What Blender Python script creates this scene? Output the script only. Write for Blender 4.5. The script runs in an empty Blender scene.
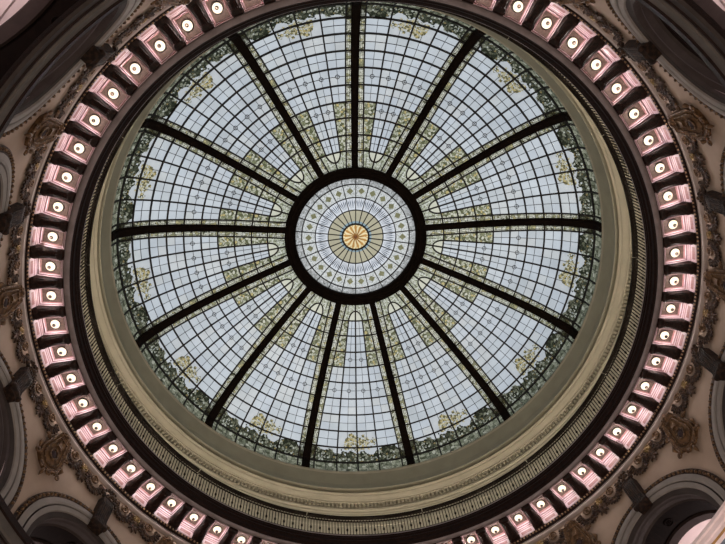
import bpy, math, random
from mathutils import Matrix, Vector
PI = math.pi
random.seed(7)
C = bpy.context.scene.collection
Z0 = 1.5                      # eye height: heights below are measured from the eye
NS = 13                       # bays round the rotunda
SEC = 2*PI/NS
A0 = math.radians(-89.95)     # direction of the first rib
UP = 0.0
LOW = -0.017                  # the cornice ring is turned a hair against the ribs
def TH(s, off=UP): return A0 + SEC*(s+off)
def TD(s):                    # the old dome's ribs are not quite evenly spaced
    return TH(s)+math.radians(-.30-.62*math.cos(SEC*s)-.58*math.sin(SEC*s))
def stretch(s): return 1+math.radians(.62*math.sin(SEC*s)-.58*math.cos(SEC*s))

# ------------------------------------------------------------------ materials
def srgb(r, g, b):
    f = lambda c: (c/255/12.92) if c/255 <= .04045 else ((c/255+.055)/1.055)**2.4
    return (f(r), f(g), f(b), 1)
def new(name):
    m = bpy.data.materials.new(name); m.use_nodes = True
    nt = m.node_tree; nt.nodes.clear()
    return m, nt, nt.nodes.new('ShaderNodeOutputMaterial')
def ramp(nt, fac, stops, const=False):
    r = nt.nodes.new('ShaderNodeValToRGB')
    e = r.color_ramp.elements
    while len(e) < len(stops): e.new(.5)
    for i, (p, c) in enumerate(stops): e[i].position = p; e[i].color = c
    if const: r.color_ramp.interpolation = 'CONSTANT'
    nt.links.new(fac, r.inputs[0]); return r.outputs[0]
def noise(nt, vec, scale, detail=3):
    n = nt.nodes.new('ShaderNodeTexNoise'); n.inputs['Scale'].default_value = scale
    n.inputs['Detail'].default_value = detail
    if vec: nt.links.new(vec, n.inputs['Vector'])
    return n.outputs['Fac']
def voro(nt, vec, scale, feature='F1'):
    n = nt.nodes.new('ShaderNodeTexVoronoi'); n.inputs['Scale'].default_value = scale
    n.feature = feature
    nt.links.new(vec, n.inputs['Vector']); return n
def math_(nt, op, a, b=None, c=None):
    n = nt.nodes.new('ShaderNodeMath'); n.operation = op
    for i, v in enumerate((a, b, c)):
        if v is None: continue
        if isinstance(v, (int, float)): n.inputs[i].default_value = v
        else: nt.links.new(v, n.inputs[i])
    return n.outputs[0]
def mixc(nt, f, a, b, mode='MIX'):
    n = nt.nodes.new('ShaderNodeMix'); n.data_type = 'RGBA'; n.blend_type = mode
    for k, v in ((0, f), (6, a), (7, b)):
        if isinstance(v, (int, float, tuple)): n.inputs[k].default_value = v
        else: nt.links.new(v, n.inputs[k])
    return n.outputs[2]
def coords(nt, which='Object'):
    return nt.nodes.new('ShaderNodeTexCoord').outputs[which]
def solid(name, col, rough=.6, var=.12, scale=5, metal=0, bump=0, bscale=40, spec=.5):
    m, nt, out = new(name)
    p = nt.nodes.new('ShaderNodeBsdfPrincipled')
    v = coords(nt)
    n = noise(nt, v, scale, 4)
    lo = tuple(c*(1-var*1.6) for c in col[:3])+(1,); hi = tuple(min(1, c*(1+var)) for c in col[:3])+(1,)
    nt.links.new(ramp(nt, n, [(.3, lo), (.7, hi)]), p.inputs['Base Color'])
    p.inputs['Roughness'].default_value = rough; p.inputs['Metallic'].default_value = metal
    p.inputs['Specular IOR Level'].default_value = spec
    if bump:
        b = nt.nodes.new('ShaderNodeBump'); b.inputs['Strength'].default_value = bump; b.inputs['Distance'].default_value = .03
        nt.links.new(noise(nt, v, bscale, 5), b.inputs['Height']); nt.links.new(b.outputs[0], p.inputs['Normal'])
    nt.links.new(p.outputs[0], out.inputs[0]); return m
def gilt(name, dark, light, rough=.45, scale=16, metal=.35):
    """antique bronze: dark patina with worn light patches"""
    m, nt, out = new(name)
    p = nt.nodes.new('ShaderNodeBsdfPrincipled'); v = coords(nt)
    nt.links.new(ramp(nt, noise(nt, v, scale, 5), [(.42, dark), (.68, light)]), p.inputs['Base Color'])
    p.inputs['Roughness'].default_value = rough; p.inputs['Metallic'].default_value = metal
    p.inputs['Specular IOR Level'].default_value = .25
    b = nt.nodes.new('ShaderNodeBump'); b.inputs['Strength'].default_value = .4; b.inputs['Distance'].default_value = .02
    nt.links.new(noise(nt, v, scale*2, 4), b.inputs['Height']); nt.links.new(b.outputs[0], p.inputs['Normal'])
    nt.links.new(p.outputs[0], out.inputs[0]); return m
def glassmat(name, colfn, gloss=.04):
    m, nt, out = new(name)
    tr = nt.nodes.new('ShaderNodeBsdfTranslucent'); gl = nt.nodes.new('ShaderNodeBsdfGlossy'); gl.inputs['Roughness'].default_value = .25
    tp = nt.nodes.new('ShaderNodeBsdfTransparent'); m2 = nt.nodes.new('ShaderNodeMixShader'); m2.inputs[0].default_value = .3
    mx = nt.nodes.new('ShaderNodeMixShader'); mx.inputs[0].default_value = gloss
    col = colfn(nt)
    nt.links.new(col, tr.inputs[0]); nt.links.new(col, tp.inputs[0])
    nt.links.new(tr.outputs[0], m2.inputs[1]); nt.links.new(tp.outputs[0], m2.inputs[2]); nt.links.new(m2.outputs[0], mx.inputs[1]); nt.links.new(gl.outputs[0], mx.inputs[2]); nt.links.new(mx.outputs[0], out.inputs[0])
    return m
def opal(c):
    def f(nt):
        n = noise(nt, coords(nt), 1.3, 4)
        a = tuple(x*.90 for x in c[:3])+(1,); b = tuple(min(1, x*1.06) for x in c[:3])+(1,)
        return ramp(nt, n, [(.3, a), (.7, b)])
    return f
def mosaic(stops, scale, edge=.06, edgecol=(.02, .02, .015, 1)):
    def f(nt):
        v = coords(nt)
        vo = voro(nt, v, scale)
        sep = nt.nodes.new('ShaderNodeSeparateColor'); nt.links.new(vo.outputs['Color'], sep.inputs[0])
        c = ramp(nt, sep.outputs[0], stops, True)
        ed = voro(nt, v, scale, 'DISTANCE_TO_EDGE')
        m = math_(nt, 'LESS_THAN', ed.outputs['Distance'], edge)
        return mixc(nt, m, c, edgecol)
    return f
def foliage(nt):
    uv = coords(nt, 'UV')
    sp = nt.nodes.new('ShaderNodeSeparateXYZ'); nt.links.new(uv, sp.inputs[0])
    u, v = sp.outputs[0], sp.outputs[1]          # u metres from the bay's middle, v row number
    ob = coords(nt)
    leaf = mosaic([(0, (.02, .026, .014, 1)), (.3, (.055, .062, .038, 1)), (.5, (.11, .115, .072, 1)), (.64, (.23, .235, .17, 1)),
                   (.82, (.40, .41, .34, 1)), (.94, (.20, .16, .07, 1))], 12, .06)(nt)
    sky = ramp(nt, noise(nt, ob, 2.2, 3), [(.3, (.50, .52, .53, 1)), (.7, (.60, .61, .61, 1))])
    n = noise(nt, ob, 2.6, 5)
    hill = math_(nt, 'MULTIPLY', math_(nt, 'ABSOLUTE', u), -.16)
    edge = math_(nt, 'ADD', math_(nt, 'ADD', hill, 9.42), math_(nt, 'MULTIPLY', math_(nt, 'SUBTRACT', n, .5), -2.6))
    mask = math_(nt, 'GREATER_THAN', v, edge)
    base = mixc(nt, mask, sky, leaf)
    # the flowering tree in the middle of each bay
    gold = mosaic([(0, (.46, .37, .16, 1)), (.2, (.22, .19, .09, 1)), (.36, (.55, .50, .33, 1)), (.58, (.56, .57, .54, 1)), (.86, (.13, .12, .06, 1))], 15, .03)(nt)
    du = math_(nt, 'POWER', math_(nt, 'DIVIDE', u, .62), 2); dv = math_(nt, 'POWER', math_(nt, 'DIVIDE', math_(nt, 'SUBTRACT', v, 8.72), .5), 2)
    d = math_(nt, 'ADD', math_(nt, 'ADD', du, dv), math_(nt, 'MULTIPLY', math_(nt, 'SUBTRACT', n, .5), 6.0))
    t = math_(nt, 'LESS_THAN', d, .95)
    c = mixc(nt, t, base, gold)
    low = math_(nt, 'GREATER_THAN', v, 10.0)
    grn = mosaic([(0, (.15, .16, .11, 1)), (.4, (.27, .275, .20, 1)), (.75, (.07, .075, .045, 1)), (.9, (.38, .38, .30, 1))], 8, .03)(nt)
    return mixc(nt, low, c, grn)

M = {}
M['pane'] = [glassmat('opal_white', opal((.585, .615, .635, 1))), glassmat('opal_blue', opal((.56, .595, .625, 1))),
             glassmat('opal_cream', opal((.59, .605, .60, 1))), glassmat('opal_grey', opal((.545, .575, .59, 1)))]
M['border'] = glassmat('border_mosaic', mosaic([(0, (.62, .61, .48, 1)), (.4, (.34, .33, .19, 1)), (.55, (.70, .69, .58, 1)), (.85, (.52, .46, .24, 1)), (.94, (.14, .14, .08, 1))], 9, .03))
M['flower'] = glassmat('flower_mosaic', mosaic([(0, (.46, .46, .34, 1)), (.25, (.22, .23, .13, 1)), (.45, (.58, .57, .45, 1)), (.72, (.48, .40, .18, 1)), (.85, (.11, .12, .06, 1))], 11, .035))
M['spandrel'] = glassmat('spandrel_mosaic', mosaic([(0, (.58, .59, .47, 1)), (.4, (.46, .48, .35, 1)), (.7, (.66, .67, .57, 1)), (.9, (.30, .31, .20, 1))], 16, .03))
M['archpane'] = glassmat('arch_cream', opal((.66, .65, .52, 1)))
M['foliage'] = glassmat('foliage_glass', foliage)
M['diamond'] = glassmat('olive_glass', opal((.34, .33, .18, 1)))
M['milk'] = glassmat('milk_glass', mosaic([(0, (.72, .73, .70, 1)), (.6, (.60, .62, .60, 1)), (.85, (.42, .44, .40, 1))], 26, .03, (.2, .2, .2, 1)))
M['frost'] = glassmat('frost_glass', mosaic([(0, (.44, .45, .44, 1)), (.5, (.60, .61, .60, 1)), (.8, (.30, .31, .30, 1))], 14, .03, (.1, .1, .1, 1)))
M['feather'] = glassmat('feather_white', opal((.72, .74, .77, 1)))
M['featherdark'] = glassmat('feather_slate', opal((.15, .18, .22, 1)))
M['tan'] = glassmat('tan_glass', opal((.47, .43, .30, 1)))
M['aqua'] = glassmat('aqua_glass', opal((.26, .36, .40, 1)))
M['gold'] = glassmat('amber_glass', opal((.60, .36, .14, 1)))
M['pale'] = glassmat('pale_amber_glass', opal((.90, .74, .42, 1)))
M['umber'] = glassmat('umber_glass', opal((.40, .22, .09, 1)))
M['lead'] = solid('lead', (.008, .007, .006, 1), .6, .1)
M['came'] = solid('came', (.045, .045, .048, 1), .6, .1)
M['iron'] = solid('rib_iron', (.008, .0045, .003, 1), .7, .2, 8, spec=.08)
M['cream'] = solid('cream_plaster', (.47, .435, .33, 1), .7, .06, 2)
M['cove'] = solid('cove_plaster', (.33, .32, .235, 1), .7, .06, 2)
M['walnut'] = solid('dark_cornice', (.013, .0045, .003, 1), .5, .35, 12, bump=.3, spec=.12)
M['fillet'] = solid('grey_fillet', (.25, .215, .225, 1), .55, .12, 4)
M['pink'] = solid('pink_enamel', (.56, .44, .48, 1), .45, .08, 18, bump=.15, bscale=60)
M['pinkpanel_shade'] = solid('rose_panel_shade', (.30, .15, .15, 1), .5, .12, 14)  # rose of the inset panel; also shade painted into the coffer grooves
M['soffit'] = solid('brown_soffit', (.10, .068, .055, 1), .6, .25, 20, bump=.3, spec=.2)
M['modillion'] = gilt('modillion_bronze', (.006, .002, .0015, 1), (.035, .012, .008, 1), .5, 14, 0)
M['lamp'], nt, out = new('lamp_glow')
em = nt.nodes.new('ShaderNodeEmission'); em.inputs[0].default_value = (1, .87, .70, 1); em.inputs[1].default_value = 1.5
nt.links.new(em.outputs[0], out.inputs[0])
M['knob'] = solid('knob_metal', (.008, .005, .0035, 1), .8, .1, spec=.02)
M['bead'] = gilt('gilt_bead', (.14, .075, .035, 1), (.55, .36, .20, 1), .4, 30, .1)
M['wall'] = solid('tan_wall', (.36, .275, .215, 1), .75, .07, 1.6)
M['grey'] = solid('grey_moulding', (.21, .19, .175, 1), .6, .08, 3)
M['ringgrey'] = solid('ring_moulding', (.10, .09, .083, 1), .6, .08, 3, spec=.15)
M['litpink'] = solid('lit_pink_band', (.86, .72, .72, 1), .6, .05, 2)  # pale tone stands in for bright light on one bay's ring
M['dgrey'] = solid('dark_moulding', (.045, .036, .034, 1), .6, .12, 3, spec=.15)
M['black'] = solid('black_panel', (.006, .003, .002, 1), .7, .2, 3, spec=.05)
M['brown'] = solid('brown_band', (.032, .022, .020, 1), .7, .12, 3, spec=.1)
M['garland'] = gilt('garland_bronze', (.014, .007, .005, 1), (.095, .052, .028, 1), .5, 13, .2)
M['medal'] = gilt('medallion_bronze', (.05, .026, .014, 1), (.24, .145, .075, 1), .45, 20, .2)
M['medalgold'] = gilt('medallion_gold', (.12, .075, .025, 1), (.33, .23, .09, 1), .4, 20)
M['cart'] = gilt('cartouche_gold', (.08, .042, .020, 1), (.20, .115, .055, 1), .5, 7, .1)
M['plum'] = solid('plum_boss', (.04, .028, .03, 1), .7, .2, 9, spec=.08)
M['keystone'] = gilt('keystone_bronze', (.008, .004, .003, 1), (.045, .022, .011, 1), .7, 10, 0)
M['leafback'] = solid('garland_ground', (.42, .31, .24, 1), .7, .1)
M['rail'] = solid('railing_iron', (.014, .010, .007, 1), .7, .2, spec=.08)
M['galceil'] = solid('pink_ceiling', (.60, .50, .50, 1), .7, .05, 1.5)
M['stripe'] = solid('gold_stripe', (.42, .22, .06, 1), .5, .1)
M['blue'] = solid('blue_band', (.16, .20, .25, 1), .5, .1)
M['floor'] = solid('stone_floor', (.30, .26, .22, 1), .5, .1)

# ------------------------------------------------------------------ mesh helpers
class MB:
    def __init__(s): s.v = []; s.f = []; s.m = []; s.uv = None
    def add(s, vs, fs, mi=0):
        n = len(s.v); s.v += [tuple(v) for v in vs]
        for f in fs: s.f.append([n+i for i in f]); s.m.append(mi)
    def quad(s, a, b, c, d, mi=0): s.add([a, b, c, d], [(0, 1, 2, 3)], mi)
    def loft(s, loops, mi=0, close=True, caps=True):
        k = len(loops[0]); vs = [p for l in loops for p in l]; fs = []
        for i in range(len(loops)-1):
            for j in range(k if close else k-1):
                a = i*k+j; b = i*k+(j+1) % k
                fs.append((a, b, b+k, a+k))
        if caps: fs.append(tuple(range(k))[::-1]); fs.append(tuple(range((len(loops)-1)*k, len(loops)*k)))
        s.add(vs, fs, mi)
    def box(s, c, h, rot=None, mi=0):
        vs = []
        for x in (-1, 1):
            for y in (-1, 1):
                for z in (-1, 1):
                    q = Vector((x*h[0], y*h[1], z*h[2]))
                    if rot: q = rot @ q
                    vs.append(Vector(c)+q)
        s.add(vs, [(0, 1, 3, 2), (4, 6, 7, 5), (0, 4, 5, 1), (2, 3, 7, 6), (0, 2, 6, 4), (1, 5, 7, 3)], mi)
    def ball(s, c, r, u=8, w=5, mi=0, fn=None):
        if isinstance(r, (int, float)): r = (r, r, r)
        vs = []; fs = []
        for i in range(w+1):
            a = PI*i/w
            for j in range(u):
                b = 2*PI*j/u; p = (r[0]*math.sin(a)*math.cos(b), r[1]*math.sin(a)*math.sin(b), r[2]*math.cos(a))
                vs.append((c[0]+p[0], c[1]+p[1], c[2]+p[2]))
        for i in range(w):
            for j in range(u): fs.append((i*u+j, (i+1)*u+j, (i+1)*u+(j+1) % u, i*u+(j+1) % u))
        s.add(vs, fs, mi)
    def tube(s, pts, r, n=6, mi=0, closed=False):
        pts = [Vector(p) for p in pts]; loops = []; N = len(pts); up = None
        for i, p in enumerate(pts):
            t = (pts[(i+1) % N if closed else min(i+1, N-1)]-pts[(i-1) % N if closed else max(i-1, 0)])
            if t.length < 1e-9: t = Vector((0, 0, 1))
            t.normalize()
            if up is None:
                up = t.orthogonal().normalized()
            up = (up-t*up.dot(t)).normalized(); b = t.cross(up)
            rr = r[i] if isinstance(r, (list, tuple)) else r
            loops.append([p+up*rr*math.cos(2*PI*k/n)+b*rr*math.sin(2*PI*k/n) for k in range(n)])
        if closed: loops.append(loops[0])
        s.loft(loops, mi, caps=not closed)
    def ribbon(s, pts, nrm, w, d, mi=0, closed=False):
        """rectangular bar along pts, its outer face on pts and its depth against nrm"""
        pts = [Vector(p) for p in pts]; N = len(pts); loops = []
        for i, p in enumerate(pts):
            t = (pts[(i+1) % N if closed else min(i+1, N-1)]-pts[(i-1) % N if closed else max(i-1, 0)]).normalized()
            n = Vector(nrm(p)); side = t.cross(n).normalized()
            ww = w[i] if isinstance(w, (list, tuple)) else w
            loops.append([p+side*ww/2, p-side*ww/2, p-side*ww/2-n*d, p+side*ww/2-n*d])
        if closed: loops.append(loops[0])
        s.loft(loops, mi, caps=not closed)
    def revolve(s, prof, n=260, mi=0, a0=0, a1=2*PI, full=True):
        """prof: (R, z) or (R, z, material index of the band below)"""
        k = len(prof); vs = []; fs = []
        m = n if full else n+1
        for i in range(m):
            a = a0+(a1-a0)*i/n
            for q in prof: vs.append((q[0]*math.cos(a), q[0]*math.sin(a), q[1]))
        base = len(s.v); s.v += vs
        for i in range(n):
            i2 = (i+1) % n if full else i+1
            for j in range(k-1):
                s.f.append([base+i*k+j, base+i2*k+j, base+i2*k+j+1, base+i*k+j+1])
                s.m.append(prof[j][2] if len(prof[j]) > 2 else mi)
    def build(s, name, mats, parent=None, smooth=False):
        me = bpy.data.meshes.new(name); me.from_pydata(s.v, [], s.f)
        for m in (mats if isinstance(mats, list) else [mats]): me.materials.append(m)
        if max(s.m, default=0) > 0: me.polygons.foreach_set('material_index', s.m)
        if smooth: me.polygons.foreach_set('use_smooth', [True]*len(s.f))
        if s.uv:
            l = me.uv_layers.new(name='UVMap')
            for poly in me.polygons:
                for li in poly.loop_indices: l.data[li].uv = s.uv[me.loops[li].vertex_index]
        me.update()
        o = bpy.data.objects.new(name, me); C.objects.link(o)
        if parent: o.parent = parent
        return o
def empty(name, loc, rz=0):
    o = bpy.data.objects.new(name, None); C.objects.link(o)
    o.location = loc; o.rotation_euler = (0, 0, rz); o.empty_display_size = .1; return o
def tag(o, label=None, cat=None, group=None, kind=None):
    if label: o['label'] = label
    if cat: o['category'] = cat
    if group: o['group'] = group
    if kind: o['kind'] = kind
    return o
def struct(o, z=Z0): o['kind'] = 'structure'; o.location.z = z; return o
KIDS = {}
def kid(o, p): KIDS.setdefault(p.name, []).append(o); return o
def copy_tree(o):
    c = o.copy(); C.objects.link(c)
    def rec(src, dst):
        for ch in KIDS.get(src.name, []):
            k = ch.copy(); C.objects.link(k); k.parent = dst; KIDS.setdefault(dst.name, []).append(k); rec(ch, k)
    rec(o, c); return c
def part(mb, name, mats, parent, smooth=False): return kid(mb.build(name, mats, parent, smooth), parent)
def place(o, R, th, H): o.location = (R*math.cos(th), R*math.sin(th), H+Z0); o.rotation_euler = (0, 0, th)

def point(name, loc, power, col, r=.15):
    l = bpy.data.lights.new(name, 'POINT'); l.energy = power; l.color = col; l.shadow_soft_size = r
    o = bpy.data.objects.new(name, l); C.objects.link(o); o.location = loc; return o
HW = {0: "twelve o'clock", .5: "half past twelve"}
NUM = ['twelve', 'one', 'two', 'three', 'four', 'five', 'six', 'seven', 'eight', 'nine', 'ten', 'eleven']
def clock(s):
    h = round((s % NS)*12/NS*2)/2 % 12
    return (NUM[int(h)]+" o'clock") if h == int(h) else ('half past '+NUM[int(h)])
ORD = ['first', 'second', 'third', 'fourth', 'fifth']

# ------------------------------------------------------------------ dome glass
PROF = [(2.86, 25.96), (3.58, 25.76), (4.20, 25.59), (4.86, 25.40), (5.47, 25.19), (6.08, 24.96), (6.69, 24.69), (7.27, 24.37),
        (7.83, 23.99), (8.32, 23.53), (8.715, 23.04), (8.775, 22.56)]
def prof(v):
    v = max(0, min(v, 11)); i = min(int(v), 10); t = v-i
    # smooth (Catmull) between ring levels
    g = lambda k: PROF[max(0, min(11, k))]
    out = []
    for c in (0, 1):
        p0, p1, p2, p3 = g(i-1)[c], g(i)[c], g(i+1)[c], g(i+2)[c]
        if i == 0: p0 = 2*p1-p2
        if i+2 > 11: p3 = 2*p2-p1
        out.append(.5*((2*p1)+(-p0+p2)*t+(2*p0-5*p1+4*p2-p3)*t*t+(-p0+3*p1-3*p2+p3)*t**3))
    return out
def pnorm(v):
    a, b = prof(max(0, v-.05)), prof(min(11, v+.05)); dr, dz = b[0]-a[0], b[1]-a[1]
    l = math.hypot(dr, dz); return (-dz/l, dr/l)      # outward / upward
def border(v): R = prof(v)[0]; return SEC/2-.335/R
def ribedge(v): R = prof(v)[0]; return SEC/2-.13/R
def inner(v): f = .56-.05*min(1, v/3)-.03*max(0, (v-3)/8); return border(v)*f
COLF = [lambda v: -ribedge(v), lambda v: -border(v), lambda v: -inner(v), lambda v: 0, inner, border, ribedge]
BASE = (5.8, 0, 25.0)
def PT(phi, v, lift=0):
    R, z = prof(v); n = pnorm(v); R += n[0]*lift; z += n[1]*lift
    return (R*math.cos(phi)-BASE[0], R*math.sin(phi), z-BASE[2])
def nrm_at(p):
    x, y, z = p[0]+BASE[0], p[1], p[2]+BASE[2]; R = math.hypot(x, y)
    best = min(range(45), key=lambda k: (prof(k/4)[0]-R)**2+(prof(k/4)[1]-z)**2)
    n = pnorm(best/4); return (n[0]*x/R, n[0]*y/R, n[1])
def shared_lattice():
    bars = MB(); lead = MB()
    vs = [k/2 for k in range(23)]
    # radial bars
    for c in (1, 3, 5): bars.ribbon([PT(COLF[c](v), v, -.005) for v in vs], nrm_at, .056, .05)
    for c in (2, 4): bars.ribbon([PT(COLF[c](v), v, -.005) for v in vs if v >= 1], nrm_at, .056, .05)
    for j in range(1, 11):
        bars.ribbon([PT(-ribedge(j)+2*ribedge(j)*i/10, j, -.005) for i in range(11)], nrm_at, .058 if j < 10 else .065, .05)
    # round head of the inner field
    R1 = prof(1)[0]; w1 = inner(1)
    arch = [PT(w1*math.cos(a), 1-.56*math.sin(a), -.005) for a in [PI*i/14 for i in range(15)]]
    bars.ribbon(arch, nrm_at, .056, .05)
    for c in (2, 4):      # thin continuation towards the eye ring
        lead.ribbon([PT(COLF[c](max(v, .0))*1.28, v, -.004) for v in (0, .3, .6)], nrm_at, .02, .03)
    def mid(c, v): return (COLF[c](v)+COLF[c+1](v))/2
    for r in range(1, 9):
        cols = (2, 3) if r <= 3 else (1, 2, 3, 4)
        for c in cols:
            if r == 8 and c in (2, 3):
                lead.ribbon([PT(mid(c, r+t), r+t, -.004) for t in (0, .25, .5)], nrm_at, .017, .02)
                continue
            lead.ribbon([PT(mid(c, r+t), r+t, -.004) for t in (0, .5, 1)], nrm_at, .017, .02)
            lead.ribbon([PT(COLF[c](r+.5)+(COLF[c+1](r+.5)-COLF[c](r+.5))*t, r+.5, -.004) for t in (0, .5, 1)], nrm_at, .017, .02)
            if r == 5 or (r == 3 and c in (2, 3)):
                R = prof(r+.5)[0]; ds = math.dist(prof(r), prof(r+1)); ph = mid(c, r+.5)
                lead.ribbon([PT(ph+.075/R*math.cos(a), r+.5+.075/ds*math.sin(a), -.006) for a in [2*PI*i/12 for i in range(12)]],
                            nrm_at, .022, .022, closed=True)
    for c in (1, 2, 3, 4):
        lead.ribbon([PT(mid(c, v), v, -.004) for v in (10, 10.5, 11)], nrm_at, .017, .02)
    for sgn in (-1, 1):   # small leads in the border strips
        for r in range(0, 10):
            for t in (.12, .5, .88):
                lead.ribbon([PT(sgn*border(r+t), r+t, -.004), PT(sgn*ribedge(r+t), r+t, -.004)], nrm_at, .016, .02)
            for q in (.33, .7):
                lead.ribbon([PT(sgn*(border(r+t)+(ribedge(r+t)-border(r+t))*q), r+t, -.004) for t in (.12, .5, .88)], nrm_at, .012, .02)
    return bars, lead
def cell(mb, c, v0, v1, mi=0, nu=2, nv=2, f0=None, f1=None, uv=False):
    f0 = f0 or COLF[c]; f1 = f1 or COLF[c+1]
    for i in range(nu):
        for j in range(nv):
            q = []
            for (a, b) in ((i, j), (i+1, j), (i+1, j+1), (i, j+1)):
                v = v0+(v1-v0)*b/nv; ph = f0(v)+(f1(v)-f0(v))*a/nu
                q.append(PT(ph, v))
                if uv: mb.uv.append((ph*prof(v)[0], v))
            mb.quad(*q, mi=mi)
bars_mb, lead_mb = shared_lattice()
panel0 = None
def arch_v(ph):      # lower edge of the round head at angle ph
    w = inner(1); x = min(1, abs(ph)/w); return 1-.56*math.sqrt(max(0, 1-x*x))
def fixed_parts(root):
    part(bars_mb, 'glazing_bars', M['lead'], root); part(lead_mb, 'lead_lines', M['came'], root)
    for c in (0, 5):
        b = MB(); cell(b, c, 0, 9.9, 0, 1, 20); part(b, 'border_glass', M['border'], root)
    for c in (1, 4):
        b = MB(); cell(b, c, 1, 4, 0, 3, 6); part(b, 'flower_glass', M['flower'], root)
    b = MB(); cell(b, 1, 0, 1, 0, 2, 2); cell(b, 4, 0, 1, 0, 2, 2)
    h = MB()
    for i in range(16):
        x0, x1 = -1+i/8, -1+(i+1)/8
        w = inner(1); a0_, a1_ = x0*w, x1*w; v0, v1 = arch_v(a0_), arch_v(a1_)
        k0, k1 = inner(0)*x0, inner(0)*x1
        b.quad(PT(k0, 0), PT(k1, 0), PT(a1_, v1), PT(a0_, v0))
        h.quad(PT(a0_, v0), PT(a1_, v1), PT(a1_, 1), PT(a0_, 1))
    part(b, 'spandrel_glass', M['spandrel'], root); part(h, 'arched_glass', M['archpane'], root)
    g = MB(); g.uv = []
    for r in (8,): 
        for c in (2, 3): cell(g, c, 8, 9, 0, 4, 4, uv=True)
    for r in (9, 10):
        for c in range(0, 6): cell(g, c, r, r+1, 0, 3, 3, uv=True)
    part(g, 'foliage_glass', M['foliage'], root)
firstp = empty('stained_glass_panel', (0, 0, 0)); fixed_parts(firstp)
for k in range(NS):
    r = firstp if k == 0 else copy_tree(firstp)
    place(r, BASE[0], TD(k+.5), BASE[2]); r.scale.y = stretch(k+.5)
    rnd = random.Random(100+k); g = MB()
    for row in range(1, 9):
        for c in (1, 2, 3, 4):
            if (row <= 3 and c in (1, 4)) or (row == 8 and c in (2, 3)): continue
            base_t = rnd.random()
            for i in (0, 1):
                for j in (0, 1):
                    q = []
                    for (a, b) in ((i, j), (i+1, j), (i+1, j+1), (i, j+1)):
                        v = row+b/2; q.append(PT(COLF[c](v)+(COLF[c+1](v)-COLF[c](v))*a/2, v))
                    t = base_t*.5+rnd.random()*.5
                    g.quad(*q, mi=0 if t < .36 else 1 if t < .52 else 3 if t < .72 else 2)
    g.build('opal_panes', M['pane'], r)
    tag(r, "stained glass dome panel in the bay at %s, flowering tree at its foot" % clock(k+.5), 'stained glass panel', 'stained glass panels of the dome')
# ribs
rb = MB(); vs = [k/2 for k in range(-0, 23)]
rb.ribbon([PT(0, v, .02) for v in vs], nrm_at, [.25+.08*v/11 for v in vs], .09)
rb.ribbon([PT(0, v, -.06) for v in vs], nrm_at, [.13+.05*v/11 for v in vs], .04)
rib0 = rb.build('dome_rib', M['iron'])
for k in range(NS):
    o = rib0 if k == 0 else rib0.copy()
    if k: C.objects.link(o)
    place(o, BASE[0], TD(k), BASE[2])
    tag(o, "dark iron dome rib running out from the centre ring towards %s" % clock(k), 'dome rib', 'ribs of the dome')
# eye of the dome
o = MB(); o.revolve([(2.45, 26.06), (2.45, 25.84), (2.55, 25.76), (2.62, 25.80), (2.72, 25.80), (2.78, 25.76), (2.89, 25.80), (2.90, 26.06), (2.45, 26.06)], 130)
r = o.build('oculus_ring', M['iron'], smooth=False); r.location = (0, 0, Z0)
tag(r, 'broad dark iron ring round the rosette window at the top of the dome', 'ring')
win = empty('rosette_window', (0, 0, 26.0+Z0), TH(0)); Rz = lambda r: .14*(1-(r/2.48)**2)
tag(win, 'round stained glass rosette window with amber sunburst at the centre of the dome', 'rosette window')
def pol(r, a, l=0): return (r*math.cos(a), r*math.sin(a), Rz(r)+l)
DA = 2*PI/26
def ringglass(name, r0, r1, mat, k=2, a_off=0):
    b = MB()
    for i in range(26):
        for j in range(k):
            a, c = (i+j/k+a_off)*DA, (i+(j+1)/k+a_off)*DA
            b.quad(pol(r0, a), pol(r1, a), pol(r1, c), pol(r0, c))
    return part(b, name, mat, win)
ringglass('outer_glass', 2.20, 2.5, M['frost']); ringglass('milk_glass', 1.65, 2.20, M['milk'])
ringglass('feather_glass', 1.13, 1.65, M['feather']); ringglass('wedge_glass', .66, 1.13, M['tan']); ringglass('aqua_glass', .52, .66, M['aqua'])
b = MB()
for i in range(26):
    a = (i+.5)*DA; r = 1.925; h = .14
    b.quad(pol(r-h, a, -.01), pol(r, a+h/r, -.01), pol(r+h, a, -.01), pol(r, a-h/r, -.01))
part(b, 'diamond_glass', M['diamond'], win)
b = MB()
for i in range(26):
    for q in (-.34, -.12, .12, .34):
        a = (i+.5+q)*DA; w = .030*DA*4; r1 = 1.64-.10*abs(q)*2
        b.quad(pol(1.17, (i+.5+q*.45)*DA, -.01), pol(1.46, a+w*.5, -.01), pol(r1, a, -.01), pol(1.46, a-w*.5, -.01))
part(b, 'feather_blades', M['featherdark'], win)
b = MB()
b.add([pol(0, 0)]+[pol(.53, 2*PI*i/52) for i in range(52)], [(0, i+1, (i+1) % 52+1) for i in range(52)], 0)
for i in range(13):      # amber gaps between the pale petals, then the dark star
    a = i*2*PI/13
    b.quad(pol(.14, a, -.012), pol(.42, a+.13, -.012), pol(.53, a, -.012), pol(.42, a-.13, -.012), mi=1)
    b.quad(pol(.40, a+.13, -.012), pol(.53, a+.19, -.012), pol(.53, a+.24, -.012), pol(.53, a+.29, -.012), mi=1)
b.add([pol(0, 0, -.018)]+[pol((.36, .12)[i % 2], 2*PI*(i+.5)/26, -.018) for i in range(26)], [(0, i+1, (i+1) % 26+1) for i in range(26)], 2)
b.add([pol(.075, 2*PI*i/12, -.03) for i in range(12)], [tuple(range(12))], 2)
part(b, 'sunburst', [M['pale'], M['gold'], M['umber']], win)
b = MB(); nz = lambda p: (0, 0, 1)
for i in range(26): b.ribbon([pol(rr, i*DA, -.015) for rr in (.53, 1.2, 1.8, 2.48)], nz, .036, .04)
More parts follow.
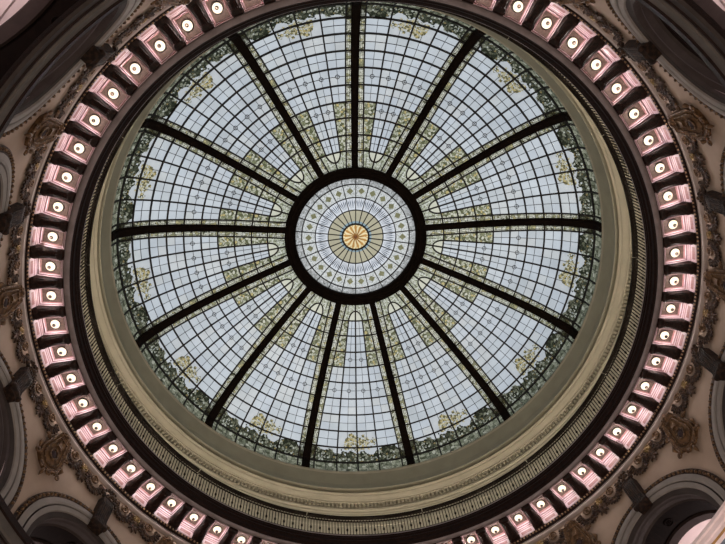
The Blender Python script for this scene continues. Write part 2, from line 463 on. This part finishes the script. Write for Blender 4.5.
for rr, w in ((.54, .07), (1.13, .04), (1.65, .04), (2.20, .045)):
    b.ribbon([pol(rr, 2*PI*i/104, -.015) for i in range(104)], nz, w, .04, closed=True)
part(b, 'lead_lines', M['lead'], win)

# ------------------------------------------------------------------ drum, cornice rings (setting)
b = MB()
b.revolve([(8.90, 22.66), (8.76, 22.56), (8.745, 22.48), (8.77, 22.40, 1), (8.82, 22.1, 1), (8.86, 21.85, 1), (8.86, 21.66, 1), (8.83, 21.56, 0),
           (8.79, 21.52, 0), (8.79, 21.47, 1), (8.93, 21.46, 1), (8.95, 21.38, 1), (8.86, 21.33), (8.84, 21.28), (8.92, 21.25), (8.94, 21.21), (9.06, 21.18),
           (9.12, 21.14), (9.12, 21.09), (9.37, 21.09, 1), (9.37, 20.92), (9.24, 20.90), (9.22, 20.85), (9.24, 20.80), (9.30, 20.78), (9.30, 20.72), (9.34, 20.68), (9.34, 20.62), (9.38, 20.58), (9.38, 20.2),  # darker plaster behind the dentils paints the shade in their gaps
           (9.36, 20.16), (9.36, 20.06), (9.38, 20.02), (9.38, 18.50), (8.46, 18.50)], 312)
struct(b.build('wall_drum', [M['cream'], M['cove']]))
b = MB()
for i in range(390):
    a = 2*PI*i/390; w = .50*2*PI/390/2
    vs = [(R*math.cos(a+s*w), R*math.sin(a+s*w), z) for R in (9.17, 9.38) for s in (-1, 1) for z in (20.93, 21.09)]
    b.add(vs, [(0, 1, 3, 2), (0, 2, 6, 4), (0, 4, 5, 1), (2, 3, 7, 6)])
struct(b.build('trim_1', M['cream']))
b = MB()
b.revolve([(9.38, 18.505, 1), (8.46, 18.505, 1), (8.44, 18.49, 1), (8.445, 18.45), (8.47, 18.42), (8.45, 18.36), (8.48, 18.30), (8.46, 18.24), (8.50, 18.18), (8.505, 18.08), (8.54, 18.04), (8.56, 17.97, 1),
           (8.58, 17.95, 1), (8.70, 17.95, 1), (8.73, 17.97, 1), (8.735, 18.02)], 312)
struct(b.build('trim_2', [M['walnut'], M['fillet']], smooth=False))
# soffit ground, bed moulding, bead course and grey torus
b = MB()
b.revolve([(8.72, 17.99), (8.72, 18.16), (9.56, 18.16), (9.56, 17.66), (9.58, 17.60), (9.62, 17.58), (9.63, 17.52), (9.60, 17.51, 1)]
          + [(9.665-.06*math.cos(t), 17.455-.05*math.sin(t), 1) for t in [-1.2+i*.5 for i in range(6)]] + [(9.70, 17.38, 2), (9.72, 17.37)], 325)
struct(b.build('trim_3', [M['walnut'], solid('pale_torus', (.36, .31, .29, 1), .6, .06), M['wall']]))
b = MB()
for i in range(520):
    a = TH(0, LOW)+2*PI*(i+.5)/520
    b.ball((9.575*math.cos(a), 9.575*math.sin(a), 17.64), .036, 6, 4)
struct(b.build('trim_4', M['bead'], smooth=True))

# ------------------------------------------------------------------ railing (13 lengths)
RR = 8.56; HB = 18.52
def rp(R, a, z): return (R*math.cos(a)-RR, R*math.sin(a), z-HB)
rail0 = empty('balcony_railing', (0, 0, 0))
def railstrip(R0, R1, z0, z1, n=24):
    b = MB(); b.loft([[rp(R0, a, z0), rp(R1, a, z0), rp(R1, a, z1), rp(R0, a, z1)] for a in [-SEC/2+.002+(SEC-.004)*i/n for i in range(n+1)]]); return b
part(railstrip(8.50, 8.62, 19.46, 19.53), 'handrail', M['rail'], rail0)
part(railstrip(8.535, 8.585, 19.29, 19.315), 'middle_rail', M['rail'], rail0)
part(railstrip(8.53, 8.59, 18.60, 18.63), 'bottom_rail', M['rail'], rail0)
b = MB()
for i in range(39):
    a = -SEC/2+SEC*(i+.5)/39
    b.tube([rp(RR, a+.062/RR*math.cos(t), 19.385+.06*math.sin(t)) for t in [2*PI*k/8 for k in range(8)]], .010, 4, closed=True)
part(b, 'scroll_band', M['rail'], rail0)
sb = MB(); sb.box((0, 0, .40), (.012, .012, .40)); sb.ball((0, 0, .1), (.016, .016, .04), 6, 4)
bal = sb.build('baluster', M['rail'])
ob = MB(); ob.box((0, 0, .40), (.013, .013, .40)); ob.ball((0, 0, .36), (.02, .042, .085), 6, 4); ob.ball((0, 0, .55), (.016, .018, .03), 6, 4)
obal = ob.build('baluster', M['rail'])
for i in range(39):
    a = -SEC/2+SEC*(i+.5)/39; src = obal if i % 3 == 1 else bal
    o = src if i in (0, 1) else src.copy()
    if i not in (0, 1): C.objects.link(o)
    o.parent = rail0; o.location = rp(RR, a, HB); o.rotation_euler = (0, 0, a); kid(o, rail0)
for k in range(NS):
    o = rail0 if k == 0 else copy_tree(rail0)
    place(o, RR, TH(k+.5), HB)
    tag(o, "dark iron railing length on the ledge under the dome, at %s" % clock(k+.5), 'railing', 'railing lengths round the ledge')

# ------------------------------------------------------------------ coffers, lamps, modillions
PA = 2*PI/65
RC, HC = 9.1, 18.0
def cp(R, a, z): return (R*math.cos(a)-RC, R*math.sin(a), z-HC)
cof = empty('coffer', (0, 0, 0))
hw = .31*PA
steps = [(8.735, 9.46, hw+.0012, 17.955, 0), (8.757, 9.445, hw-.0008, 17.935, 0), (8.762, 9.44, hw-.0014, 17.985, 1), (8.785, 9.415, hw-.0034, 17.99, 0), (8.802, 9.40, hw-.0050, 17.975, 0), (8.805, 9.395, hw-.0055, 18.03, 1), (8.815, 9.375, hw-.0068, 18.085, 1)]  # rose steps are shade painted into the grooves of the frame
b = MB(); loops = []
for (r0, r1, w, z, _) in steps:
    wo = w*.95; loops.append([cp(r0, -w, z), cp(r0, 0, z), cp(r0, w, z), cp((r0+r1)/2, w*1.0, z), cp(r1, wo, z), cp(r1, 0, z), cp(r1, -wo, z), cp((r0+r1)/2, -w*1.0, z)])
for i in range(len(loops)-1): b.loft(loops[i:i+2], steps[i][4], caps=False)
part(b, 'coffer_frame', [M['pink'], M['pinkpanel_shade']], cof)
b = MB(); q = hw-.006; b.loft([[cp(r, -q, 18.085), cp(r, q, 18.085)] for r in (8.82, 9.1, 9.39)], close=False, caps=False)
part(b, 'soffit_panel', M['soffit'], cof)
b = MB()
def band(b, prof_, w, mi=0): b.loft([[cp(R, -w, z), cp(R, w, z)] for R, z in prof_], mi, close=False, caps=False)
w = hw*.95
band(b, [(9.455, 17.945), (9.46, 17.91)], w, 1); band(b, [(9.46, 17.91), (9.475, 17.885)], w, 0); band(b, [(9.475, 17.885), (9.49, 17.865)], w, 1)  # rose bands paint shade between the frieze steps
band(b, [(9.485, 17.865), (9.495, 17.84), (9.54, 17.70), (9.56, 17.68)], w)
for s in (-1, 1):
    b.loft([[cp(9.488, s*w*.86, 17.852), cp(9.488, s*w*1.0, 17.852)], [cp(9.528, s*w*.86, 17.70), cp(9.528, s*w, 17.70)]], close=False, caps=False)
fr = part(b, 'frieze_panel', [M['pink'], M['pinkpanel_shade']], cof)
b = MB(); band(b, [(9.497, 17.822), (9.527, 17.725)], w*.70); part(b, 'inset_panel', M['pinkpanel_shade'], cof)
for s in (-1, 1):   # side returns closing the cell against the brackets
    b = MB(); b.loft([[cp(R, s*hw*1.0, 17.95), cp(R, s*hw*1.0, 18.15)] for R in (8.74, 9.1, 9.45)], close=False, caps=False)
lamp = empty('ceiling_lamp', (0, 0, 0)); RL = 9.115
b = MB(); prof_ = [(.004, -.048), (.03, -.046), (.07, -.036), (.112, -.014), (.132, .012), (.128, .03)]
b.revolve([(r, z) for r, z in prof_], 20); part(b, 'lamp_globe', M['lamp'], lamp, True)
b = MB(); b.revolve([(.126, .03), (.142, .02), (.148, .05), (.148, .08)], 20); part(b, 'lamp_rim', M['knob'], lamp, True)
b = MB(); b.ball((0, 0, -.078), (.052, .052, .036), 10, 6); b.tube([(0, 0, -.06), (0, 0, -.03)], .016, 8); part(b, 'finial', M['knob'], lamp, True)
mod = empty('modillion', (0, 0, 0))
st = [(8.745, .10, 17.99), (8.765, .155, 17.93), (8.82, .165, 17.895), (8.88, .16, 17.885), (8.94, .14, 17.90), (9.02, .135, 17.89), (9.12, .142, 17.865), (9.22, .155, 17.83),
      (9.32, .170, 17.785), (9.42, .178, 17.75), (9.50, .175, 17.735), (9.545, .165, 17.73), (9.57, .16, 17.74)]
b = MB(); loops = []
for R, w, z in st:
    lp = []
    for t, d in ((-1, .12), (-1, .05), (-.86, .0), (-.5, -.012), (0, -.018), (.5, -.012), (.86, 0), (1, .05), (1, .12)):
        lp.append(cp(R, t*w/R, z+d))
    lp += [cp(R, w/R, 18.15), cp(R, -w/R, 18.15)]
    loops.append(lp)
b.loft(loops); part(b, 'body', M['modillion'], mod)
for R, z, rr in ((8.815, 17.935, .06), (9.47, 17.81, .085)):
    b = MB(); ww = .168 if R < 9 else .185
    b.tube([cp(R, t*ww/R, z) for t in (-1, -.8, -.3, 0, .3, .8, 1)], [rr*.7, rr, rr*.9, rr*1.0, rr*.9, rr, rr*.7], 10); part(b, 'volute', M['modillion'], mod)
b = MB()
for t in (-.62, -.32, 0, .32, .62):
    b.tube([cp(R, (t*w*(1-.3*k/6))/R, z-.012+.01*abs(t)) for k, (R, w, z) in enumerate(st[3:10])], [.012, .02, .024, .026, .028, .026, .016], 6)
part(b, 'acanthus_leaf', M['modillion'], mod)
for k in range(NS):
    for j in range(5):
        s = k+.1+.2*j; first = (k == 0 and j == 0)
        o = cof if first else copy_tree(cof); place(o, RC, TH(s, LOW), HC)
        where = "%s of five clockwise in the bay at %s" % (ORD[j], clock(k+.5))
        tag(o, "pink coffer, "+where, 'coffer', 'lit coffers of the cornice')
        point('coffer_light', (9.11*math.cos(TH(s, LOW)), 9.11*math.sin(TH(s, LOW)), 17.89+Z0), 9.5, (1, .87, .83), 0)
        l = lamp if first else copy_tree(lamp); place(l, RL, TH(s, LOW), 18.035)
        tag(l, "glowing lamp, "+where, 'lamp', 'round lamps in the coffers')
        m = mod if first else copy_tree(mod); place(m, RC, TH(k+.2*j, LOW), HC)
        if j == 0: lab = "dark carved cornice bracket straight above the gilt cartouche at %s" % clock(k)
        else: lab = "dark carved cornice bracket, %s clockwise after the cartouche bracket at %s" % (ORD[j-1], clock(k))
        tag(m, lab, 'bracket', 'carved brackets of the cornice')

# ------------------------------------------------------------------ wall with arches (setting)
RW = 9.72; HS = 13.93; RA = 1.57
def wp(s, H, pr=0, R=None):
    a = s/RW; r = (R or RW)-pr; return (r*math.cos(a), r*math.sin(a), H)
half = SEC/2*RW
b = MB()
for k in range(NS):
    rot = Matrix.Rotation(TH(k+.5, LOW), 3, 'Z')
    q = lambda s, H: tuple(rot @ Vector(wp(s, H)))
    xs = [-half, -1.9]+[-RA*math.cos(PI*i/28) for i in range(29)]+[1.9, half]
    for i in range(len(xs)-1):
        x0, x1 = xs[i], xs[i+1]
        if abs(x0) > RA-1e-6 and abs(x1) > RA-1e-6 and x0*x1 > 0:
            b.quad(q(x0, -Z0), q(x1, -Z0), q(x1, 17.40), q(x0, 17.40))
        else:
            h0, h1 = HS+math.sqrt(max(0, RA*RA-x0*x0)), HS+math.sqrt(max(0, RA*RA-x1*x1))
            b.quad(q(x0, h0), q(x1, h1), q(x1, 17.40), q(x0, 17.40))
struct(b.build('wall_rotunda', M['wall']))
# archivolts
ARCH = [(2.27, .02, 0), (2.27, .06, 0), (2.17, .07, 0), (2.12, .05, 0), (2.11, .09, 1), (1.98, .12, 1), (1.92, .11, 1), (1.905, .05, 2), (1.885, .05, 2), (1.87, .11, 1),
        (1.74, .10, 1), (1.72, .06, 2), (1.60, .05, 2), (1.56, .03, 2), (1.56, -.05, 2)]
b = MB(); bd = MB()
for k in range(NS):
    rot = Matrix.Rotation(TH(k+.5, LOW), 3, 'Z')
    n = 40; rows = []
    for i in range(n+1):
        t = PI*i/n; rows.append([tuple(rot @ Vector(wp(rho*math.cos(t), HS+rho*math.sin(t), pr))) for rho, pr, _ in ARCH])
    for side in (0, 1):      # straight legs down to the entablature
        leg = [tuple(rot @ Vector(wp(rho*(1 if side == 0 else -1), 13.4, pr))) for rho, pr, _ in ARCH]
        rows = [leg]+rows if side == 0 else rows+[leg]
    for i in range(len(rows)-1):
        for j in range(len(ARCH)-1): b.quad(rows[i][j], rows[i+1][j], rows[i+1][j+1], rows[i][j+1], ARCH[j][2])
    nb = 42
    for i in range(nb):
        t = PI*(i+.5)/nb; c = rot @ Vector(wp(2.195*math.cos(t), HS+2.195*math.sin(t), .075))
        bd.ball(c, .052, 6, 4)
struct(b.build('trim_5', [M['garland'], M['grey'], M['dgrey']]))
struct(bd.build('trim_6', M['medal'], smooth=True))
# arch soffits running back to the gallery
SOF = [(9.68, 1.57, 3), (9.80, 1.55, 3), (9.84, 1.60, 3), (10.0, 1.60, 3), (10.06, 1.57, 1), (10.12, 1.57, 1), (10.16, 1.63, 1), (10.80, 1.63, 2), (10.84, 1.57, 2), (11.12, 1.57, 2), (11.15, 1.60, 2), (11.15, 2.2, 2)]
SMAT = [M['grey'], M['black'], M['brown'], M['dgrey']]
b = MB(); ros = MB()
for k in range(NS):
    rot = Matrix.Rotation(TH(k+.5, LOW), 3, 'Z'); rows = []
    for i in range(33):
        t = PI*i/32; rows.append([tuple(rot @ Vector((R, rho*math.cos(t)*(1.0), HS+rho*math.sin(t)))) for R, rho, _ in SOF])
    for side in (0, 1):
        leg = [tuple(rot @ Vector((R, rho*(1 if side == 0 else -1), -Z0))) for R, rho, _ in SOF]
        rows = [leg]+rows if side == 0 else rows+[leg]
    for i in range(len(rows)-1):
        for j in range(len(SOF)-1): b.quad(rows[i][j], rows[i+1][j], rows[i+1][j+1], rows[i][j+1], SOF[j][2])
struct(b.build('ceiling_arches', SMAT))
# gallery beyond: ceiling, outer wall, floor
b = MB(); b.revolve([(9.9, 16.3), (11.6, 16.3), (11.62, 16.24), (11.7, 16.24), (11.72, 16.3), (12.6, 16.3), (12.62, 16.22), (12.75, 16.2), (12.8, 16.1), (13.6, 16.0)], 130)
struct(b.build('ceiling_gallery', M['galceil']))
b = MB(); b.revolve([(13.6, 16.0), (13.6, -Z0)], 130); struct(b.build('wall_gallery', M['galceil']))
b = MB(); b.revolve([(0.01, -Z0), (13.6, -Z0)], 130); struct(b.build('floor', M['floor']))
# entablature ring at the springing
def entab(name, ks, mats, prof_):
    b = MB()
    for k in ks:
        a = TH(k, LOW); b.revolve(prof_, 24, a0=a, a1=a+SEC, full=False)
    return struct(b.build(name, mats))
top = 13.62
entab('trim_7', [k for k in range(13) if k != 4], [M['walnut'], M['ringgrey'], M['dgrey']],
      [(9.72, top+.1, 0), (9.50, top, 0), (9.485, top-.02, 0), (9.49, top-.20, 0), (9.54, top-.22, 1), (9.56, top-.46, 1), (9.60, top-.50, 2), (9.60, top-.56, 0), (9.64, top-.58, 2), (9.64, top-.80, 2), (9.70, top-.84, 0), (9.74, top-1.0, 0)])
entab('trim_8', [4], [M['litpink'], M['stripe'], M['blue']],
      [(9.72, top+.1), (9.50, top), (9.49, top-.1), (9.54, top-.12), (9.55, top-.24), (9.60, top-.26), (9.60, top-.36, 1), (9.62, top-.42), (9.66, top-.50, 2), (9.70, top-.78), (9.74, top-1.0)])  # same ring in the brightly lit bay, that light painted in as pink

# rosettes in the arch soffits
ro = empty('soffit_rosette', (0, 0, 0))
b = MB(); b.tube([(.13*math.cos(t), .13*math.sin(t), 0) for t in [2*PI*i/16 for i in range(16)]], .022, 6, closed=True); part(b, 'rosette_rim', M['black'], ro, True)
b = MB()
for i in range(6): b.ball((.06*math.cos(i*PI/3), .06*math.sin(i*PI/3), 0), (.03, .03, .02), 6, 4)
b.ball((0, 0, -.01), .03, 8, 5); part(b, 'petals', M['black'], ro, True)
n_ = 0
for k in range(NS):
    rot = Matrix.Rotation(TH(k+.5, LOW), 4, 'Z')
    o = ro if n_ == 0 else copy_tree(ro); n_ += 1
    o.matrix_world = rot @ Matrix.Translation(Vector((10.46, 0, HS+1.625+Z0)))
    tag(o, "dark round rosette at the crown of the arch soffit at %s" % clock(k+.5), 'rosette', 'rosettes in the arch soffits')

# ------------------------------------------------------------------ garlands
HG = 17.2
def gp(s, H, pr=0): p = wp(s, H, pr); return (p[0]-RW, p[1], p[2]-HG)
def ell(b, c, r, u=8, w=5): b.ball(c, r, u, w)
def leaf(b, s, H, ang, L, W, pr=.05, th=.035):
    """pointed lobe lying on the wall"""
    ca, sa = math.cos(ang), math.sin(ang); loops = []
    for t, ww in ((0, .25), (.2, .8), (.45, 1), (.7, .75), (.9, .35), (1, .06)):
        cs, cH = s+ca*L*t, H+sa*L*t; lp = []
        for u, d in ((-1, 0), (-.5, .8), (0, .55), (.5, .8), (1, 0), (0, -.2)):
            lp.append(gp(cs-sa*W*ww*u/2, cH+ca*W*ww*u/2, pr*(1-.3*t)+th*d))
        loops.append(lp)
    b.loft(loops)
gar = empty('garland', (0, 0, 0))
for x, mt in ((-.49, 'medal'), (.49, 'medal')):
    b = MB(); b.tube([gp(x+.125*math.cos(t), HG+.125*math.sin(t), .06) for t in [2*PI*i/16 for i in range(16)]], .030, 6, closed=True)
    m_ = part(b, 'medallion', M[mt], gar, True)
    b = MB()
    for i in range(6): ell(b, gp(x+.045*math.cos(i*PI/3), HG+.045*math.sin(i*PI/3), .06), (.03, .028, .028), 6, 4)
    ell(b, gp(x, HG, .09), (.03, .028, .028)); part(b, 'flower', M['medal'], m_, True)
b = MB(); b.tube([gp(.10*math.cos(t), HG-.04+.10*math.sin(t), .07) for t in [2*PI*i/16 for i in range(16)]], .028, 6, closed=True)
ell(b, gp(0, HG-.04, .07), (.05, .07, .07)); part(b, 'gold_medallion', M['medalgold'], gar, True)['label'] = 'brighter gold medallion'
for x in (-.52, .52):       # leafy swags hanging round the outer medallions
    b = MB()
    for i in range(13):
        t = PI+PI*i/12; cx_, cz = x+.33*math.cos(t), HG-.05+.42*math.sin(t)*.95
        leaf(b, cx_-.07*math.cos(t), cz-.07*math.sin(t), t, .17, .15, .07, .05)
        ell(b, gp(x+.25*math.cos(t), HG-.04+.33*math.sin(t), .08), (.055, .055, .055), 6, 4)
    part(b, 'leaf_swag', M['garland'], gar)
b = MB()
for x in (-.24, -.15, .15, .24): ell(b, gp(x, HG+.02-.1*abs(x), .07), (.045, .05, .05), 6, 4)
for x in (-.78, .78): ell(b, gp(x, HG-.02, .06), (.05, .07, .09), 6, 4)
part(b, 'bell_husks', M['medal'], gar, True)
b = MB()
for an, L in ((-PI/2, .34), (-PI/2-.55, .30), (-PI/2+.55, .30), (-PI/2-1.15, .22), (-PI/2+1.15, .22)): leaf(b, 0, HG-.28, an, L, .13, .06, .05)
ell(b, gp(0, HG-.22, .07), (.05, .08, .07)); part(b, 'palmette', M['garland'], gar)
n_ = 0
for k in range(NS):
    for f in (.252, .748):
        o = gar if n_ == 0 else copy_tree(gar); n_ += 1
        place(o, RW, TH(k+f, LOW), HG)
        lab = ("bronze leaf garland below the cornice, just %s of the keystone bracket at %s" % ('counterclockwise' if f < .5 else 'clockwise', clock(k+.5)))
        tag(o, lab, 'garland', 'leaf garlands under the cornice')

# ------------------------------------------------------------------ cartouches
HCt = 16.3
def kp(s, H, pr=0): p = wp(s, H, pr); return (p[0]-RW, p[1], p[2]-HCt)
car = empty('cartouche', (0, 0, 0))
outl = [(-.24, 16.98), (.24, 16.98), (.33, 16.62), (.45, 16.15), (.40, 15.90), (.20, 15.76), (0, 15.70), (-.20, 15.76), (-.40, 15.90), (-.45, 16.15), (-.33, 16.62)]
def lean(H): return .10+.16*max(0, (H-15.7)/1.3)
b = MB(); sc = lambda p, f: (p[0]*f, 16.35+(p[1]-16.35)*f)
b.loft([[kp(*p, 0.0) for p in outl], [kp(*p, lean(p[1])*.75) for p in outl], [kp(*sc(p, .9), lean(p[1])+.02) for p in outl], [kp(*sc(p, .78), lean(p[1])-.03) for p in outl]])
part(b, 'shield', M['cart'], car)
b = MB(); b.tube([kp(*sc(p, .99), lean(p[1])) for p in outl], .030, 6, closed=True)
b.tube([kp(*sc(p, .70), lean(p[1])) for p in outl], .022, 6, closed=True); part(b, 'shield_rim', M['medal'], car, True)
b = MB(); b.ball(kp(0, 16.24, .15), (.05, .11, .13), 12, 8); bo = part(b, 'boss', M['plum'], car, True); bo['label'] = 'dark plum oval boss'
b = MB(); b.tube([kp(.145*math.cos(t), 16.24+.17*math.sin(t), .17) for t in [2*PI*i/18 for i in range(18)]], .026, 6, closed=True); part(b, 'boss_rim', M['medal'], car, True)
b = MB()
for x in (-.09, .09): b.tube([kp(x, 16.92, .27), kp(x*1.0, 16.5, .2)], .02, 6)
b.box(kp(0, 16.68, .22), (.015, .07, .15)); part(b, 'channel', M['cart'], car)
def volute(x, H, r, d, pr=.12):
    b = MB(); pts = []; rs = []
    for i in range(22):
        t = i/21; a = d*(t*3.2*PI)+(0 if d > 0 else PI); rr = r*(1-.82*t)
        pts.append(kp(x+rr*math.cos(a), H+rr*math.sin(a), pr+.03*t)); rs.append(.032*(1-.4*t))
    b.tube(pts, rs, 6); part(b, 'volute', M['cart'], car, True)
for s in (-1, 1):
    volute(s*.46, 16.55, .10, s); volute(s*.50, 15.82, .10, -s); volute(s*.17, 15.64, .085, s)
b = MB()
for s in (-1, 1): b.tube([kp(s*.46, 16.34, .1), kp(s*.55, 16.14, .12), kp(s*.50, 15.98, .1)], [.02, .06, .02], 6)
part(b, 'side_leaf', M['cart'], car, True)
b = MB()
for an in (-1.1, -.55, 0, .55, 1.1): 
    x, H = .2*math.sin(an), 17.02+.13*math.cos(an); b.tube([kp(0, 16.95, .24), kp(x*.6, (H+16.95)/2+.02, .27), kp(x, H, .2)], [.03, .055, .02], 6)
b.ball(kp(0, 16.98, .28), (.07, .1, .08), 8, 6); part(b, 'crown_leaf', M['medal'], car, True)
b = MB(); b.tube([kp(0, 15.60, .12), kp(0, 15.48, .12), kp(0, 15.36, .08)], [.05, .06, .01], 6)
part(b, 'drop', M['cart'], car, True)
for k in range(NS):
    o = car if k == 0 else copy_tree(car); place(o, RW, TH(k, LOW), HCt)
    tag(o, "gilt bronze scrolled cartouche on the wall between two arches at %s" % clock(k), 'cartouche', 'cartouches between the arches')

# ------------------------------------------------------------------ keystone brackets
key = empty('keystone_bracket', (0, 0, 0))
st2 = [(16.84, .20, .14), (16.76, .225, .19), (16.5, .23, .23), (16.25, .225, .22), (16.0, .22, .21), (15.84, .23, .25), (15.68, .235, .29), (15.58, .21, .24)]
b = MB(); b.loft([[kp(-w, H, 0), kp(-w, H, pr), kp(-w*.5, H, pr+.03), kp(0, H, pr+.04), kp(w*.5, H, pr+.03), kp(w, H, pr), kp(w, H, 0)] for H, w, pr in st2])
part(b, 'console', M['keystone'], key)
b = MB()
for i in range(7):
    x = -.19+.0633*i; b.tube([kp(x, H, pr+.03) for H, w, pr in st2[1:7]], .022, 6)
part(b, 'fluting', M['keystone'], key, True)
for H, r in ((16.82, .055), (15.70, .09)):
    b = MB(); b.tube([kp(x, H, .19 if H > 16 else .27) for x in (-.28, -.24, -.1, 0, .1, .24, .28)], [r*.5, r, r*.85, r, r*.85, r, r*.5], 10); part(b, 'scroll', M['keystone'], key, True)
b = MB(); rn = random.Random(3)
for i in range(26):
    a = rn.random()*2*PI; q = rn.random()**.5; b.ball(kp(.26*q*math.cos(a), 17.06+.19*q*math.sin(a), .10+.15*(1-q*q)), rn.uniform(.04, .065), 6, 4)
part(b, 'leaf_cluster', M['garland'], key, True)
for k in range(NS):
    o = key if k == 0 else copy_tree(key); place(o, RW, TH(k+.5, LOW), HCt)
    tag(o, "dark fluted bronze keystone bracket on the crown of the arch at %s" % clock(k+.5), 'keystone bracket', 'keystone brackets of the arches')

# ------------------------------------------------------------------ light
w = bpy.data.worlds.new('overcast_sky'); bpy.context.scene.world = w; w.use_nodes = True; nt = w.node_tree; nt.nodes.clear()
out = nt.nodes.new('ShaderNodeOutputWorld'); bg = nt.nodes.new('ShaderNodeBackground')
tc = nt.nodes.new('ShaderNodeTexCoord'); sp = nt.nodes.new('ShaderNodeSeparateXYZ'); nt.links.new(tc.outputs['Generated'], sp.inputs[0])
nt.links.new(ramp(nt, sp.outputs[2], [(0, (.62, .64, .66, 1)), (.5, (.92, .96, 1, 1)), (1, (1, 1.02, 1.05, 1))]), bg.inputs[0])
cl = noise(nt, tc.outputs['Generated'], 3.2, 5)
old = bg.inputs[0].links[0].from_socket
nt.links.new(mixc(nt, 1.0, old, ramp(nt, cl, [(.36, (.72, .76, .82, 1)), (.62, (1.25, 1.24, 1.22, 1))]), 'MULTIPLY'), bg.inputs[0])
bg.inputs[1].default_value = 1.0; nt.links.new(bg.outputs[0], out.inputs[0])
for k in range(NS):
    a = TH(k+.5, LOW)
    point('gallery_light', (12.3*math.cos(a), 12.3*math.sin(a), 14.6+Z0), 110, (1, .84, .82), .2)
    point('hall_fill', (5.5*math.cos(a), 5.5*math.sin(a), 3.2), 195, (1, .84, .70), .4)  # unseen warm fill added low in the hall to brighten the walls
    point('cove_light', (9.0*math.cos(a), 9.0*math.sin(a), 18.58+Z0), 34, (1, .90, .76), .0)
    point('cove_light', (9.0*math.cos(a+SEC/2), 9.0*math.sin(a+SEC/2), 18.58+Z0), 34, (1, .90, .76), .0)

point('ring_fill', (8.7*math.cos(TH(4.25)), 8.7*math.sin(TH(4.25)), 12.5+Z0), 16, (1, .86, .86), .1)  # unseen light added under the pink ring segment to brighten it
# ------------------------------------------------------------------ camera
tx, ty = -0.0511358701684295, -0.3325246880505992
z = Vector((tx, ty, 1)).normalized(); x = (Vector((1, 0, 0))-z*z[0]).normalized(); y = z.cross(x)
Mw = Matrix((x, y, z))        # rows: world axes in camera coordinates
cx_ = Mw @ Vector((1, 0, 0)); cy_ = Mw @ Vector((0, 1, 0)); cz_ = Mw @ Vector((0, 0, 1))
cam = bpy.data.cameras.new('camera'); co = bpy.data.objects.new('camera', cam); C.objects.link(co)
rotm = Matrix((cx_, -cy_, -cz_)).transposed()
co.matrix_world = Matrix.Translation((-1.3113, -7.1738, Z0)) @ rotm.to_4x4()
cam.sensor_width = 36; cam.lens = 660/725*36; cam.shift_x = 8/725; cam.clip_end = 200
sc_ = bpy.context.scene; sc_.camera = co
sc_.view_settings.view_transform = 'Standard'; sc_.view_settings.look = 'None'; sc_.view_settings.gamma = 1; sc_.view_settings.exposure = 0
